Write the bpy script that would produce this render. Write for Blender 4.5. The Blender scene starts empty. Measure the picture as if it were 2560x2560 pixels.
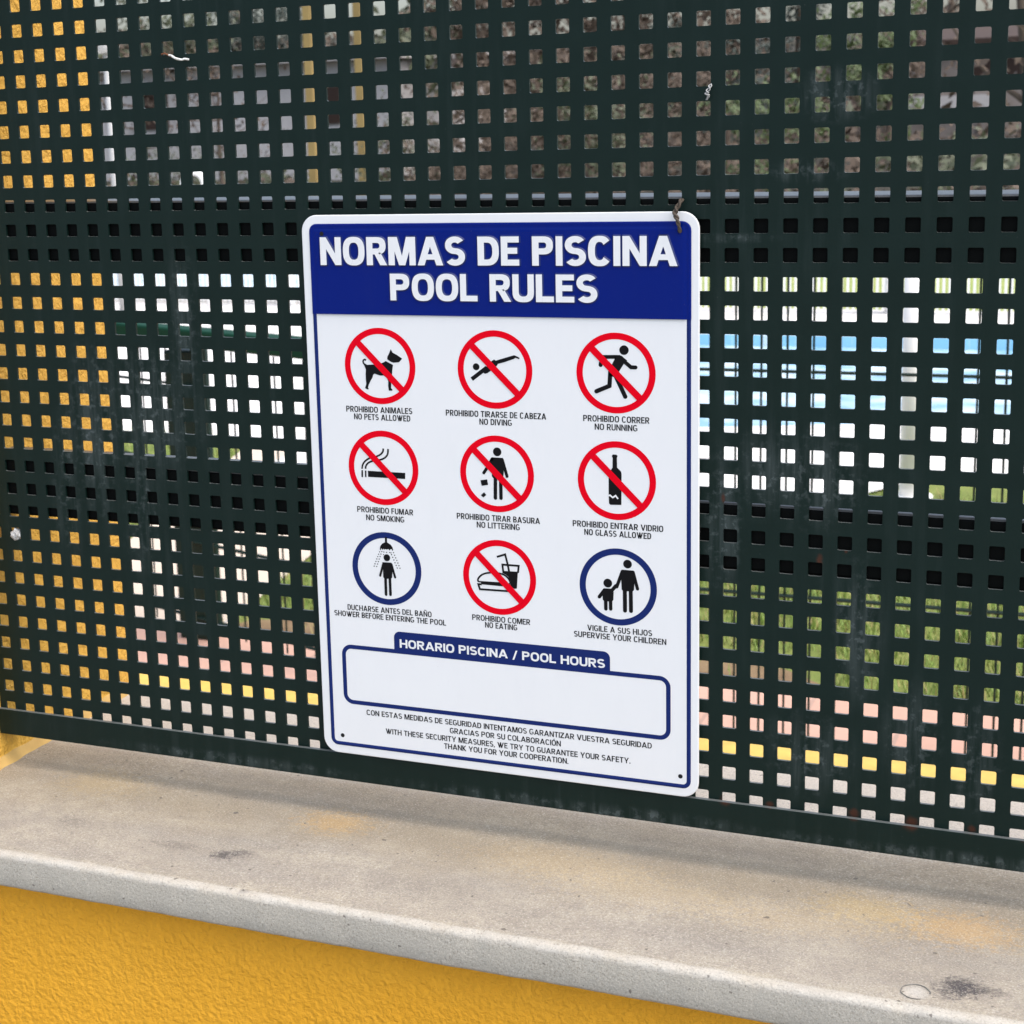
import bpy, bmesh, math, random
from mathutils import Vector, Matrix, noise
R=math.radians
S=bpy.context.scene; C=S.collection
P=0.02                                   # pitch of the punched holes, metres
CX,CR,CD=43.537,-3.525,60.332            # eye: hole column, hole row, pitches in front of the sheet
EYE=1.5
def X(c): return (c-21)*P
def Z(r): return EYE-(r-CR)*P
def at(c,r,y):                           # world point at depth y that lies behind hole (c, r)
    k=(y/P+CD)/CD
    return Vector(((CX+(c-CX)*k-21)*P, y, EYE-(r-CR)*k*P))
SILL=Z(24.75); POOL=EYE-1.32             # coping top, ground level on the pool side
# ------------------------------------------------------------------ camera
cd=bpy.data.cameras.new('camera'); cam=bpy.data.objects.new('camera',cd); C.objects.link(cam); S.camera=cam
rt=(0.91074278,0.03731243,0.41128502); dn=(0.05047918,0.97838399,-0.2005408); fw=(-0.40987735,0.20340242,0.88917266)
f2w=lambda v: Vector((v[0],v[2],-v[1]))
a,b,d=f2w(rt),-f2w(dn),-f2w(fw)
m=Matrix((a,b,d)).transposed().to_4x4(); m.translation=Vector((X(CX),-CD*P,EYE)); cam.matrix_world=m
cd.sensor_width=36; cd.lens=61.343; cd.shift_x=0.14403; cd.shift_y=-0.04232
cd.clip_start=0.05; cd.clip_end=3000
cd.dof.use_dof=True; cd.dof.focus_distance=1.27; cd.dof.aperture_fstop=25
# ------------------------------------------------------------------ light
SUN_EL,SUN_AZ=R(60),R(97)               # azimuth from +Y (behind the fence) towards +X; a veiled sun on the street side
w=bpy.data.worlds.new('World'); S.world=w; w.use_nodes=True
nt=w.node_tree; bg=nt.nodes['Background']
sky=nt.nodes.new('ShaderNodeTexSky'); sky.sky_type='NISHITA'; sky.sun_disc=False
sky.sun_elevation=SUN_EL; sky.sun_rotation=SUN_AZ; sky.dust_density=4; sky.air_density=1.0; sky.ozone_density=1.0
hs=nt.nodes.new('ShaderNodeHueSaturation'); hs.inputs['Saturation'].default_value=0.88
nt.links.new(sky.outputs[0],hs.inputs['Color']); nt.links.new(hs.outputs[0],bg.inputs[0]); bg.inputs[1].default_value=0.12
ld=bpy.data.lights.new('sun','SUN'); ld.energy=1.4; ld.angle=R(95); ld.color=(1,.97,.92)
so=bpy.data.objects.new('sun',ld); C.objects.link(so)
sd=Vector((math.sin(SUN_AZ)*math.cos(SUN_EL),math.cos(SUN_AZ)*math.cos(SUN_EL),math.sin(SUN_EL)))
so.rotation_euler=sd.to_track_quat('Z','Y').to_euler()
S.view_settings.view_transform='Standard'; S.view_settings.look='None'; S.view_settings.gamma=1
S.view_settings.exposure=1.3
# ------------------------------------------------------------------ helpers
def tag(o,label=None,cat=None,group=None,kind=None):
    for k,v in (('label',label),('category',cat),('group',group),('kind',kind)):
        if v: o[k]=v
    return o
def empty(name,loc):
    o=bpy.data.objects.new(name,None); C.objects.link(o); o.location=loc; o.empty_display_size=.05; return o
def link(name,me,mats,parent=None):
    for mt in (mats if isinstance(mats,(list,tuple)) else [mats]): me.materials.append(mt)
    o=bpy.data.objects.new(name,me); C.objects.link(o)
    if parent:
        o.parent=parent; o.matrix_parent_inverse=Matrix.Translation(-abs_loc(parent))
    return o
def abs_loc(o):
    v=Vector((0,0,0))
    while o and o.type=='EMPTY': v+=o.location; o=o.parent
    return v
class MB:
    def __init__(s): s.v=[]; s.f=[]; s.mi=[]; s.sm=[]
    def face(s,pts,mi=0,sm=False):
        n=len(s.v); s.v+= [tuple(p) for p in pts]; s.f.append(tuple(range(n,n+len(pts)))); s.mi.append(mi); s.sm.append(sm)
    def box(s,x0,x1,y0,y1,z0,z1,mi=0):
        n=len(s.v); s.v+=[(x,y,z) for x in (x0,x1) for y in (y0,y1) for z in (z0,z1)]
        for q in ((0,1,3,2),(4,6,7,5),(0,4,5,1),(2,3,7,6),(0,2,6,4),(1,5,7,3)):
            s.f.append(tuple(n+i for i in q)); s.mi.append(mi); s.sm.append(False)
    def tube(s,pts,r,n=8,mi=0,cap=True):
        pts=[Vector(p) for p in pts]; rs=r if isinstance(r,(list,tuple)) else [r]*len(pts)
        b0=len(s.v); up=None
        for i,p in enumerate(pts):
            t=(pts[min(i+1,len(pts)-1)]-pts[max(i-1,0)]).normalized()
            if up is None: up=t.orthogonal()
            up=(up-t*up.dot(t)); up=up.normalized() if up.length>1e-6 else t.orthogonal().normalized()
            w_=t.cross(up)
            for k in range(n):
                q=p+(up*math.cos(2*math.pi*k/n)+w_*math.sin(2*math.pi*k/n))*rs[i]; s.v.append(tuple(q))
        for i in range(len(pts)-1):
            for k in range(n):
                k2=(k+1)%n; s.f.append((b0+i*n+k,b0+i*n+k2,b0+(i+1)*n+k2,b0+(i+1)*n+k)); s.mi.append(mi); s.sm.append(True)
        if cap:
            s.f.append(tuple(b0+k for k in range(n))[::-1]); s.mi.append(mi); s.sm.append(False)
            e=b0+(len(pts)-1)*n; s.f.append(tuple(e+k for k in range(n))); s.mi.append(mi); s.sm.append(False)
    def build(s,name,mats,parent=None,bevel=0,seg=2,recalc=False):
        me=bpy.data.meshes.new(name); me.from_pydata(s.v,[],s.f); 
        me.polygons.foreach_set('material_index',s.mi); me.polygons.foreach_set('use_smooth',s.sm); me.update()
        if bevel or recalc:
            bm=bmesh.new(); bm.from_mesh(me)
            bmesh.ops.remove_doubles(bm,verts=bm.verts,dist=1e-6)
            if recalc: bmesh.ops.recalc_face_normals(bm,faces=bm.faces)
            if bevel: bmesh.ops.bevel(bm,geom=[e for e in bm.edges if e.is_manifold and e.calc_face_angle(0)>.4],offset=bevel,segments=seg,affect='EDGES',profile=.5)
            bm.to_mesh(me); bm.free()
        return link(name,me,mats,parent)
# ------------------------------------------------------------------ materials
class NT:
    def __init__(s,name):
        s.m=bpy.data.materials.new(name); s.m.use_nodes=True; s.t=s.m.node_tree; s.b=s.t.nodes['Principled BSDF']
        s.co=s.t.nodes.new('ShaderNodeTexCoord').outputs['Object']
    def n(s,ty,**kw):
        x=s.t.nodes.new(ty)
        for k,v in kw.items(): setattr(x,k,v)
        return x
    def l(s,a,b): s.t.links.new(a,b)
    def setin(s,sock,v):
        if isinstance(v,bpy.types.NodeSocket): s.l(v,sock)
        elif isinstance(v,(tuple,list)): sock.default_value=tuple(v)+((1,) if len(v)==3 and len(sock.default_value)==4 else ())
        else: sock.default_value=v
    def noise(s,scale,detail=4,rough=.55,co=None,dist=0):
        x=s.n('ShaderNodeTexNoise'); s.l(co or s.co,x.inputs['Vector'])
        x.inputs['Scale'].default_value=scale; x.inputs['Detail'].default_value=detail; x.inputs['Roughness'].default_value=rough; x.inputs['Distortion'].default_value=dist
        return x.outputs[0]
    def mapping(s,sc=(1,1,1),loc=(0,0,0)):
        x=s.n('ShaderNodeMapping'); s.l(s.co,x.inputs[0]); x.inputs['Scale'].default_value=sc; x.inputs['Location'].default_value=loc; return x.outputs[0]
    def ramp(s,v,*stops):
        x=s.n('ShaderNodeValToRGB'); s.l(v,x.inputs[0]); e=x.color_ramp.elements
        for i,(p,c) in enumerate(stops):
            q=e[i] if i<2 else e.new(p)
            q.position=p; q.color=(c,c,c,1) if not isinstance(c,tuple) else c+(1,)
        return x.outputs[0]
    def mix(s,f,a,b,mode='MIX'):
        x=s.n('ShaderNodeMix',data_type='RGBA',blend_type=mode)
        s.setin(x.inputs[0],f); s.setin(x.inputs[6],a); s.setin(x.inputs[7],b); return x.outputs[2]
    def math(s,op,a,b=0,clamp=False):
        x=s.n('ShaderNodeMath',operation=op,use_clamp=clamp); s.setin(x.inputs[0],a); s.setin(x.inputs[1],b); return x.outputs[0]
    def blob(s,cx,cy,cz,rx,ry,rz,nz=None,amt=.4):     # soft stain of its own shape at a place on the thing
        x=s.n('ShaderNodeMapping'); s.l(s.co,x.inputs[0]); x.inputs['Scale'].default_value=(1/rx,1/ry,1/rz); x.inputs['Location'].default_value=(-cx/rx,-cy/ry,-cz/rz)
        L=s.n('ShaderNodeVectorMath',operation='LENGTH'); s.l(x.outputs[0],L.inputs[0])
        v=L.outputs['Value']
        if nz is not None: v=s.math('ADD',v,s.math('MULTIPLY',s.math('SUBTRACT',nz,.5),amt*4))
        mr=s.n('ShaderNodeMapRange',interpolation_type='SMOOTHSTEP'); s.l(v,mr.inputs[0]); mr.inputs[1].default_value=1.0; mr.inputs[2].default_value=.15; mr.inputs[3].default_value=0; mr.inputs[4].default_value=1
        return mr.outputs[0]
    def bump(s,h,strength=.4,dist=.002,prev=None):
        x=s.n('ShaderNodeBump'); x.inputs['Strength'].default_value=strength; x.inputs['Distance'].default_value=dist; s.l(h,x.inputs['Height'])
        if prev is not None: s.l(prev,x.inputs['Normal'])
        return x.outputs[0]
    def done(s,col,rough=.6,spec=.5,normal=None,metal=0,coat=0):
        s.setin(s.b.inputs['Base Color'],col); s.setin(s.b.inputs['Roughness'],rough); s.b.inputs['Specular IOR Level'].default_value=spec
        s.setin(s.b.inputs['Metallic'],metal)
        if coat: s.b.inputs['Coat Weight'].default_value=coat; s.b.inputs['Coat Roughness'].default_value=.08
        if normal is not None: s.l(normal,s.b.inputs['Normal'])
        return s.m
def simple(name,col,rough=.6,var=.15,scale=30,bump=0,spec=.5,dist=.002,coat=0):
    t=NT(name); nz=t.noise(scale,5)
    c=t.mix(nz,tuple(v*(1-var) for v in col),tuple(min(1,v*(1+var)) for v in col))
    return t.done(c,rough,spec,t.bump(nz,bump,dist) if bump else None,coat=coat)
def mat_green(name,streaks):
    t=NT(name); nz=t.noise(40,5); fine=t.noise(420,3,.6)
    col=t.mix(nz,(.0030,.0115,.0090),(.0050,.0165,.0135))
    # faded, chalky patches and rain streaks
    st=t.noise(1,6,.62,t.mapping((95,1,7)))
    big=t.noise(9,4)
    fade=t.math('MULTIPLY',t.ramp(st,(.5,0.0),(.78,1.0)),t.ramp(big,(.42,0.0),(.7,1.0)))
    col=t.mix(t.math('MULTIPLY',fade,.22),col,(.060,.080,.080))
    rough=t.math('ADD',t.math('MULTIPLY',nz,.16),.34)
    if streaks:
        mott=t.noise(160,6,.7); tiny=t.noise(520,3,.7)
        sp=t.ramp(mott,(.51,0.0),(.61,1.0)); sp2=t.ramp(tiny,(.62,0.0),(.68,1.0))
        reg=None
        for c,r,rx,rz in streaks:
            bl=t.blob(X(c),0,Z(r),rx*P,1,rz*P,big,.25)
            reg=bl if reg is None else t.math('MAXIMUM',reg,bl)
        drip=t.ramp(st,(.44,0.0),(.62,1.0))
        k=t.math('MULTIPLY',reg,t.math('MAXIMUM',t.math('MULTIPLY',sp,t.math('ADD',t.math('MULTIPLY',drip,.6),.3)),t.math('MULTIPLY',drip,.35)),True)
        col=t.mix(t.math('MULTIPLY',k,.7),col,(.13,.155,.155))
        col=t.mix(t.math('MULTIPLY',t.math('MULTIPLY',t.ramp(tiny,(.70,0.0),(.74,1.0)),t.ramp(big,(.4,.15),(.6,.8))),.5),col,(.2,.22,.22))
        rust=None
        for c,r,rx,rz in ((33.15,12.65,.16,.3),(29.75,10.62,.1,.25),(34.05,12.2,.08,.2),(29.9,22.02,.3,.25),(34.5,21.95,.3,.28),(36.5,22,.35,.3),(38.5,21.95,.2,.2),(40.5,22,.4,.3),(31.5,22,.2,.16)):
            bl=t.blob(X(c),0,Z(r),rx*P,1,rz*P,mott,.3); rust=bl if rust is None else t.math('MAXIMUM',rust,bl)
        col=t.mix(t.math('MULTIPLY',rust,.8),col,t.mix(tiny,(.035,.012,.008),(.10,.032,.014)))
        rough=t.math('ADD',rough,t.math('MULTIPLY',k,.3))
    # paler grey on upward-facing edges
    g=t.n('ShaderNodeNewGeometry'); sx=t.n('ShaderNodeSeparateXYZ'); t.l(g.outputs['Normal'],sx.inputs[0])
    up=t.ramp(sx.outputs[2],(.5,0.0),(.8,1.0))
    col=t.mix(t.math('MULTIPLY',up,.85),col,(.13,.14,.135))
    return t.done(col,rough,.2,t.bump(fine,.10,.0006))
def mat_concrete():
    t=NT('weathered_coping_concrete')
    big=t.noise(9,5,.6); mid=t.noise(45,6,.65); fine=t.noise(420,4,.7); st=t.noise(1,5,.6,t.mapping((7,26,26)))
    col=t.mix(t.ramp(big,(.35,0.0),(.65,1.0)),(.38,.333,.263),(.48,.428,.34))
    col=t.mix(t.ramp(st,(.45,0.0),(.7,.55)),col,(.28,.265,.25))
    col=t.mix(t.math('MULTIPLY',t.ramp(mid,(.42,0.0),(.68,1.0)),.55),col,(.25,.22,.185))
    col=t.mix(t.math('MULTIPLY',t.ramp(fine,(.36,1.0),(.5,0.0)),.75),col,(.26,.235,.21))
    col=t.mix(t.math('MULTIPLY',t.ramp(fine,(.6,0.0),(.72,1.0)),.5),col,(.58,.54,.49))
    # darker brownish bands along the foot of the fence
    wob=t.noise(14,4)
    grain=t.noise(230,5,.75)
    for cy,ry,k,cc in ((.6,4.6,.5,(.23,.185,.12)),(-1.8,3.6,.22,(.36,.27,.15)),(-5.6,2.6,.25,(.30,.265,.23))):
        bl=t.blob(0,cy*P,SILL,50,ry*P,50,t.math('ADD',t.math('MULTIPLY',wob,.6),t.math('MULTIPLY',grain,.4)),.5); col=t.mix(t.math('MULTIPLY',bl,k),col,cc)
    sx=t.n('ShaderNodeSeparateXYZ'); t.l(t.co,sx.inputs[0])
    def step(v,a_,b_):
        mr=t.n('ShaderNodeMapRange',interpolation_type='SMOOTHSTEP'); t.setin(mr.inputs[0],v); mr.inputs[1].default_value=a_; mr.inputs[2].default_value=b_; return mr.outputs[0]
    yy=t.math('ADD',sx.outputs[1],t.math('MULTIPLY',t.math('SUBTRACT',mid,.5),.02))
    col=t.mix(t.math('MULTIPLY',step(yy,2.6*P,4.2*P),.75),col,(.56,.51,.45))  # rear strip painted paler: the brightness behind the fence put into the colour
    for c,dy,rx,ry,k,cc in ((38.49,-2.1,2.7,1.7,.42,(.62,.36,.11)),(35.3,-1.7,2.6,1.5,.35,(.60,.42,.16)),(14.3,-1.0,2.1,1.5,.42,(.60,.36,.11)),(24,-1.6,5,1.8,.25,(.58,.42,.22)),(3,-.5,3,2.0,.3,(.5,.36,.16)),(28,-3.0,6,2,.25,(.6,.47,.28)),(33,-3.4,5,1.6,.25,(.6,.46,.27))):
        bl=t.blob(X(c),dy*P,SILL,rx*P,ry*P,1,grain,.75); col=t.mix(t.math('MULTIPLY',bl,k),col,cc)
    col=t.mix(t.math('MULTIPLY',t.blob(X(37.58),-7.02*P,SILL,.62*P,.66*P,1),.5),col,(.60,.58,.54))
    for c,dy,rx,ry,k in ((38.86,-6.23,.95,.95,.95),(39.6,-6.2,1.0,.4,.6),(38.5,-6.9,.5,.5,.5),(11.53,-5.32,.75,.55,.8),(12.1,-5.0,.7,.5,.5),(13.76,-7.9,.26,.25,.9),(9.96,-1.45,.16,.15,.9),(9.15,-5.13,1.4,.5,.35),(4,-4.6,1.1,.8,.3),(20,-5.5,2.6,1.3,.14),(24,-6.4,3,1.2,.10),(31,-5.6,3,1.2,.12)):
        bl=t.blob(X(c),dy*P,SILL,rx*P,ry*P,1,grain,.6); col=t.mix(t.math('MULTIPLY',bl,k),col,(.06,.055,.06))
    # paler front face and arris
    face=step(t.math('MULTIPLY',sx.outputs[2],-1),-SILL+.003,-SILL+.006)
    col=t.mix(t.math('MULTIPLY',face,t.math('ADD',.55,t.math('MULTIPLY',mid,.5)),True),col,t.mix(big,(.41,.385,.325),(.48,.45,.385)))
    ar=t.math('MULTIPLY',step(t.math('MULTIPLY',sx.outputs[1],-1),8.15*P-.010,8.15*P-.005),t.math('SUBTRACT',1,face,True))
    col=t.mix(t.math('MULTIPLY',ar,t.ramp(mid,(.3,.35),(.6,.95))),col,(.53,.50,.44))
    salt=t.noise(700,2,.8)
    col=t.mix(t.math('MULTIPLY',t.ramp(salt,(.56,0.0),(.66,1.0)),.45),col,(.68,.63,.55)); col=t.mix(t.math('MULTIPLY',t.ramp(salt,(.34,1.0),(.44,0.0)),.5),col,(.19,.165,.13))
    pits=t.noise(150,2,.5); pit=t.ramp(pits,(.25,1.0),(.285,0.0))
    col=t.mix(t.math('MULTIPLY',pit,.75),col,(.12,.105,.09))
    n1=t.bump(fine,.6,.0014); n1=t.bump(mid,.35,.003,n1)
    return t.done(col,.88,.25,n1)
def mat_stucco(name,ca,cb,sc=150,st=.75):
    t=NT(name); a=t.noise(sc,4,.6); b=t.noise(sc*.3,3); c=t.noise(5,5,.6); d_=t.noise(sc*3,3,.7); run=t.noise(1,4,.6,t.mapping((30,30,3)))
    col=t.mix(t.ramp(c,(.35,0.0),(.65,1.0)),ca,cb)
    col=t.mix(t.math('MULTIPLY',t.ramp(run,(.5,0.0),(.75,1.0)),.16),col,tuple(v*.7 for v in ca))
    col=t.mix(t.math('MULTIPLY',t.ramp(d_,(.30,1.0),(.38,0.0)),.35),col,tuple(v*.6 for v in ca))
    v=t.n('ShaderNodeTexVoronoi',feature='SMOOTH_F1'); t.l(t.co,v.inputs['Vector']); v.inputs['Scale'].default_value=sc*1.5; v.inputs['Smoothness'].default_value=.6
    h=t.math('ADD',t.math('ADD',t.ramp(a,(.4,0.0),(.62,1.0)),t.math('MULTIPLY',b,.9)),t.math('ADD',t.math('MULTIPLY',v.outputs['Distance'],-.7),t.math('MULTIPLY',d_,.35)))
    return t.done(col,.7,.3,t.bump(h,st,.0018))
def mat_enamel(name,col,rough,spec):
    t=NT(name); a=t.noise(11,3); b=t.noise(90,5,.7,t.mapping((1,1,.25))); g=t.noise(600,3,.7)
    c=t.mix(t.math('MULTIPLY',t.ramp(b,(.5,0.0),(.8,1.0)),.10),col,tuple(v*.75+.02 for v in col))
    c=t.mix(t.math('MULTIPLY',t.ramp(g,(.70,0.0),(.76,1.0)),.25),c,(.3,.28,.25))
    return t.done(c,t.math('ADD',rough,t.math('MULTIPLY',b,.12)),spec,t.bump(a,.12,.004))
def mat_ground(name,ca,cb,scale,rough=.9,bump=.3,cc=None):
    t=NT(name); a=t.noise(scale,6,.6); b=t.noise(scale*12,4)
    col=t.mix(t.ramp(a,(.35,0.0),(.65,1.0)),ca,cb)
    col=t.mix(t.math('MULTIPLY',b,.5),col,cc or tuple(v*.7 for v in ca))
    return t.done(col,rough,.3,t.bump(b,bump,.01))
def mat_tiles(name,ca,cb,size,gap=(.4,.38,.35)):
    t=NT(name); br=t.n('ShaderNodeTexBrick'); t.l(t.co,br.inputs['Vector']); br.offset=.5
    t.setin(br.inputs['Color1'],ca); t.setin(br.inputs['Color2'],cb); t.setin(br.inputs['Mortar'],gap)
    br.inputs['Scale'].default_value=1/size; br.inputs['Mortar Size'].default_value=.012; br.inputs['Brick Width'].default_value=1; br.inputs['Row Height'].default_value=.5
    nz=t.noise(60,5); col=t.mix(t.math('MULTIPLY',nz,.3),br.outputs[0],tuple(v*.75 for v in ca))
    return t.done(col,.8,.3,t.bump(nz,.2,.003))
SPLASH=[(6.6,8.5,2.6,3.6),(3.5,9.5,1.6,5),(5.5,12,1.2,4.5),(1.8,12,.9,4),(8,5,1.0,4),(33,9.6,2.6,2.4),(31.5,9.5,2,2.2),(29.7,11.5,1.0,3.5),(34.5,15,1.2,3.5),(36.4,19,1.3,2.8),(38.6,19.5,1.0,2.6),(33,20,2,2),(32.5,-.8,1.8,.5),(33.5,-3.3,1.5,1.0),(30,1.4,2.2,.3),(24,23.05,9,.45),(37,23.05,8,.4),(9,23.0,7,.4)]
M=dict(
 green=mat_green('dark_green_paint_perforated',SPLASH), green2=mat_green('dark_green_paint_frame',None), rail=simple('black_green_rail_paint',(.0010,.0016,.0014),.6,.2,60,spec=.08), railtop=simple('rail_top_sky_reflection',(.10,.105,.105),.35,.25,80),  # railtop: sky reflection on the rail's top face, painted in as pale grey
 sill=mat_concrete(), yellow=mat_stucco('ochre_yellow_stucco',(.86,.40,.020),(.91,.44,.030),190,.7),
 pillar=mat_stucco('yellow_stucco_pillar',(.64,.36,.05),(.71,.41,.07),120,.8),
 white=mat_enamel('glossy_white_enamel',(.79,.80,.80),.18,.3), blue=mat_enamel('glossy_blue_print',(.0002,.011,.165),.07,.14),
 navy=simple('navy_print',(.009,.022,.125),.45,.05,40,spec=.1), red=simple('red_print',(.74,.0005,.012),.45,.04,40,spec=.06), black=simple('black_print',(.004,.004,.005),.45,.05,40,spec=.15),
 hole=simple('dark_hole',(.004,.004,.005),.9,.1,50),
 rustwire=simple('rusty_wire',(.075,.055,.038),.7,.8,500,.5), whitewire=simple('white_plastic_wire',(.75,.74,.70),.4,.1,300), brownwire=simple('brown_rust_wire',(.16,.055,.02),.7,.4,500),
 pave=mat_tiles('pink_pavers',(.47,.285,.215),(.53,.33,.255),.4,(.36,.24,.19)), cream=mat_tiles('cream_path_slabs',(.52,.43,.345),(.56,.47,.38),.5),
 deck=mat_tiles('white_terrace_tiles',(.66,.64,.61),(.70,.68,.66),.6,(.48,.46,.44)),
 lawn=mat_ground('lawn_soil_grass',(.10,.16,.025),(.17,.22,.045),7,cc=(.16,.12,.05)), soil=mat_ground('bare_earth',(.16,.10,.055),(.24,.17,.09),12),
 street=mat_ground('street_paving',(.21,.21,.205),(.26,.26,.25),2), hill=mat_ground('scrubby_hillside',(.020,.016,.012),(.030,.032,.015),1.6,cc=(.05,.042,.035)),
 kerb=simple('yellow_painted_kerb',(.60,.40,.085),.6,.25,25,.2), wgrey=simple('galvanised_grey',(.42,.42,.41),.45,.15,20), wpaint=simple('white_painted_metal',(.80,.80,.79),.4,.04,15),
 meshgreen=simple('green_wire_coating',(.006,.020,.015),.5,.2,60,spec=.2), darkgreen=simple('deep_green_metal',(.001,.034,.016),.6,.15,20,spec=.15),
 housew=mat_ground('pale_house_render',(.48,.46,.45),(.56,.54,.53),.8,.9,.1), tile=mat_ground('brown_roof_tiles',(.045,.03,.024),(.07,.045,.035),6),
 stone=mat_ground('grey_brown_stone_wall',(.24,.20,.17),(.36,.31,.28),2.2), opening=simple('dark_brown_shutter',(.028,.011,.004),.6,.3,6),
 column=simple('yellow_painted_column',(.36,.25,.09),.7,.4,2), bark=mat_ground('grey_brown_bark',(.11,.08,.06),(.17,.135,.105),9),
 leafa=simple('olive_leaves',(.05,.062,.028),.6,.5,2), leafb=simple('dark_conifer_needles',(.024,.036,.028),.7,.5,2), leafc=simple('dry_brown_leaves',(.085,.062,.045),.8,.4,2), leafd=simple('fresh_green_leaves',(.055,.085,.022),.6,.4,2),
 grassb=simple('grass_blades',(.15,.23,.04),.6,.5,9), grassd=simple('dry_grass_blades',(.28,.24,.09),.7,.4,9),
 poolt=mat_tiles('pool_blue_tiles',(.25,.52,.72),(.30,.58,.76),.1,(.6,.7,.75)))
def mat_water():
    t=NT('pool_water'); nz=t.noise(5,4,.5)
    return t.done(t.mix(t.ramp(nz,(.4,0.0),(.6,1.0)),(.19,.36,.50),(.45,.57,.64)),.35,.15,t.bump(nz,.35,.03))
M['water']=mat_water()
# ------------------------------------------------------------------ the ground and the pool side
def sheet(name,pts,z,mat,kind='structure'):
    b=MB(); b.face([(x,y,z) for x,y in pts]); o=b.build(name,mat); tag(o,kind=kind); return o
WF,WB=-6.9*P,9.4*P                     # faces of the low wall
sheet('street_ground',[(-400,-400),(400,-400),(400,WF+.02),(-400,WF+.02)],0,M['street'])
def hill_h(x,y):
    t=min(1,max(0,(y-14)/55)); t=t*t*(3-2*t)
    sm=lambda a_,b_: (lambda q:q*q*(3-2*q))(min(1,max(0,(x-a_)/(b_-a_))))
    side=(1-.34*sm(-15,-8))*(1-.28*sm(-38,-45))
    return POOL-.12+side*t*(4.4+1.2*noise.noise(Vector((x*.035,y*.02,3)))+.35*noise.noise(Vector((x*.2,y*.2,1))))*(1 if y<75 else max(.55,1-(y-75)/500))
b=MB(); ys=[WB-.02,1,2,4,7,10,13,16,19,22,25,28,31,34,37,40,44,48,52,56,60,66,72,85,110,160,260,420]; xs=[-400,-250,-160,-110]+[-80+2.5*i for i in range(50)]+[60,90,150,250,400]
for j in range(len(ys)-1):
    for i in range(len(xs)-1):
        b.face([(xs[i+a_],ys[j+b_],hill_h(xs[i+a_],ys[j+b_])) for a_,b_ in ((0,0),(1,0),(1,1),(0,1))],0,True)
o=b.build('hillside',M['hill'],recalc=True); tag(o,kind='structure')
LAWN=[(-7,2.56),(6,2.56),(6,4.75),(-.35,4.62),(-.6,4.25),(-2.0,4.15),(-2.0,4.95),(-7,5.25)]
sheet('paving',[(-7,WB-.01),(6,WB-.01),(6,2.54),(-7,2.54)],POOL,M['pave'])
sheet('lawn',[(-7,2.54),(6,2.54),(6,4.9),(-7,5.3)],POOL-.006,M['lawn'])
sheet('bare_earth',[(-1.75,2.545),(-.1,2.545),(-.3,2.72),(-.8,2.86),(-1.3,2.84),(-1.7,2.7)],POOL-.001,M['soil'])
sheet('garden_path',[(-2.28,2.55),(-1.72,2.55),(-2.1,5.1),(-2.92,5.1)],POOL+.002,M['cream'])
PL=[(-2.3,5.25),(2.6,6.95),(2.6,8.5),(-2.3,8.38)]
DO=[(-12,5.1),(8,5.1),(8,9.6),(-12,9.6)]
b=MB()
DO2=[(-12,5.1),(8,4.8),(8,9.6),(-12,9.6)]
for i in range(4):
    j=(i+1)%4; b.face([(*DO2[i],POOL+.004),(*DO2[j],POOL+.004),(*PL[j],POOL+.004),(*PL[i],POOL+.004)])
b.face([(-2.6,4.28,POOL+.004),(-.55,4.3,POOL+.004),(-.2,4.98,POOL+.004),(-2.6,5.12,POOL+.004)])
tag(b.build('pool_terrace',M['deck']),kind='structure')
b=MB()
for i in range(4):
    j=(i+1)%4; b.face([(*PL[i],POOL+.004),(*PL[j],POOL+.004),(*PL[j],POOL-.1),(*PL[i],POOL-.1)])
b.face([(x,y,POOL-.1) for x,y in PL]); tag(b.build('pool_basin',M['poolt']),kind='structure')
sheet('pool_water',PL,POOL-.06,M['water'])
sheet('far_lawn',[(-16,9.6),(9,9.6),(9,14),(-16,14)],POOL+.003,mat_ground('far_lawn_grass',(.22,.28,.06),(.30,.33,.10),5))
sheet('small_pool_water',[(-8.2,9.56),(-4.3,9.56),(-4.5,12.6),(-8.6,12.6)],POOL+.03,M['water'])
b=MB(); b.box(-8.4,-4.1,9.53,9.555,POOL,POOL+.04); b.box(-8.4,-4.1,12.62,12.8,POOL,POOL+.05); tag(b.build('small_pool_edge',M['deck']),kind='structure')
random.seed(4)
def in_poly(x,y,p):
    r=False; j=len(p)-1
    for i in range(len(p)):
        if (p[i][1]>y)!=(p[j][1]>y) and x<(p[j][0]-p[i][0])*(y-p[i][1])/(p[j][1]-p[i][1])+p[i][0]: r=not r
        j=i
    return r
b=MB(); PATH=[(-2.28,2.55),(-1.72,2.55),(-2.1,5.1),(-2.92,5.1)]
for reg,n in (((-1.9,.5,2.6,4.6),26000),((-4.2,-2.2,3.0,5.2),9000)):
    for _ in range(n):
        x=random.uniform(reg[0],reg[1]); y=random.uniform(reg[2],reg[3])
        if not in_poly(x,y,LAWN) or in_poly(x,y,PATH): continue
        if y<2.86 and -1.7<x<-.2 and random.random()<.85: continue
        cl=noise.noise(Vector((x*6,y*6,0)))
        h=(.018+.030*random.random())*(1+.5*cl); an=random.random()*6.28; lx,ly=math.cos(an),math.sin(an); k=random.uniform(.1,.9)*h; wd=.0022
        dry=1 if random.random()<.22+.35*max(0,cl) else 0
        z=POOL-.006
        b.face([(x-ly*wd,y+lx*wd,z),(x+ly*wd,y-lx*wd,z),(x+lx*k,y+ly*k,z+h)],dry)
tag(b.build('grass',[M['grassb'],M['grassd']]),kind='stuff')
b=MB(); b.box(-6.5,5.5,2.125,2.225,POOL-.02,POOL+.006); o=b.build('kerb_strip',M['kerb'],bevel=.002); tag(o,kind='structure')
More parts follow.
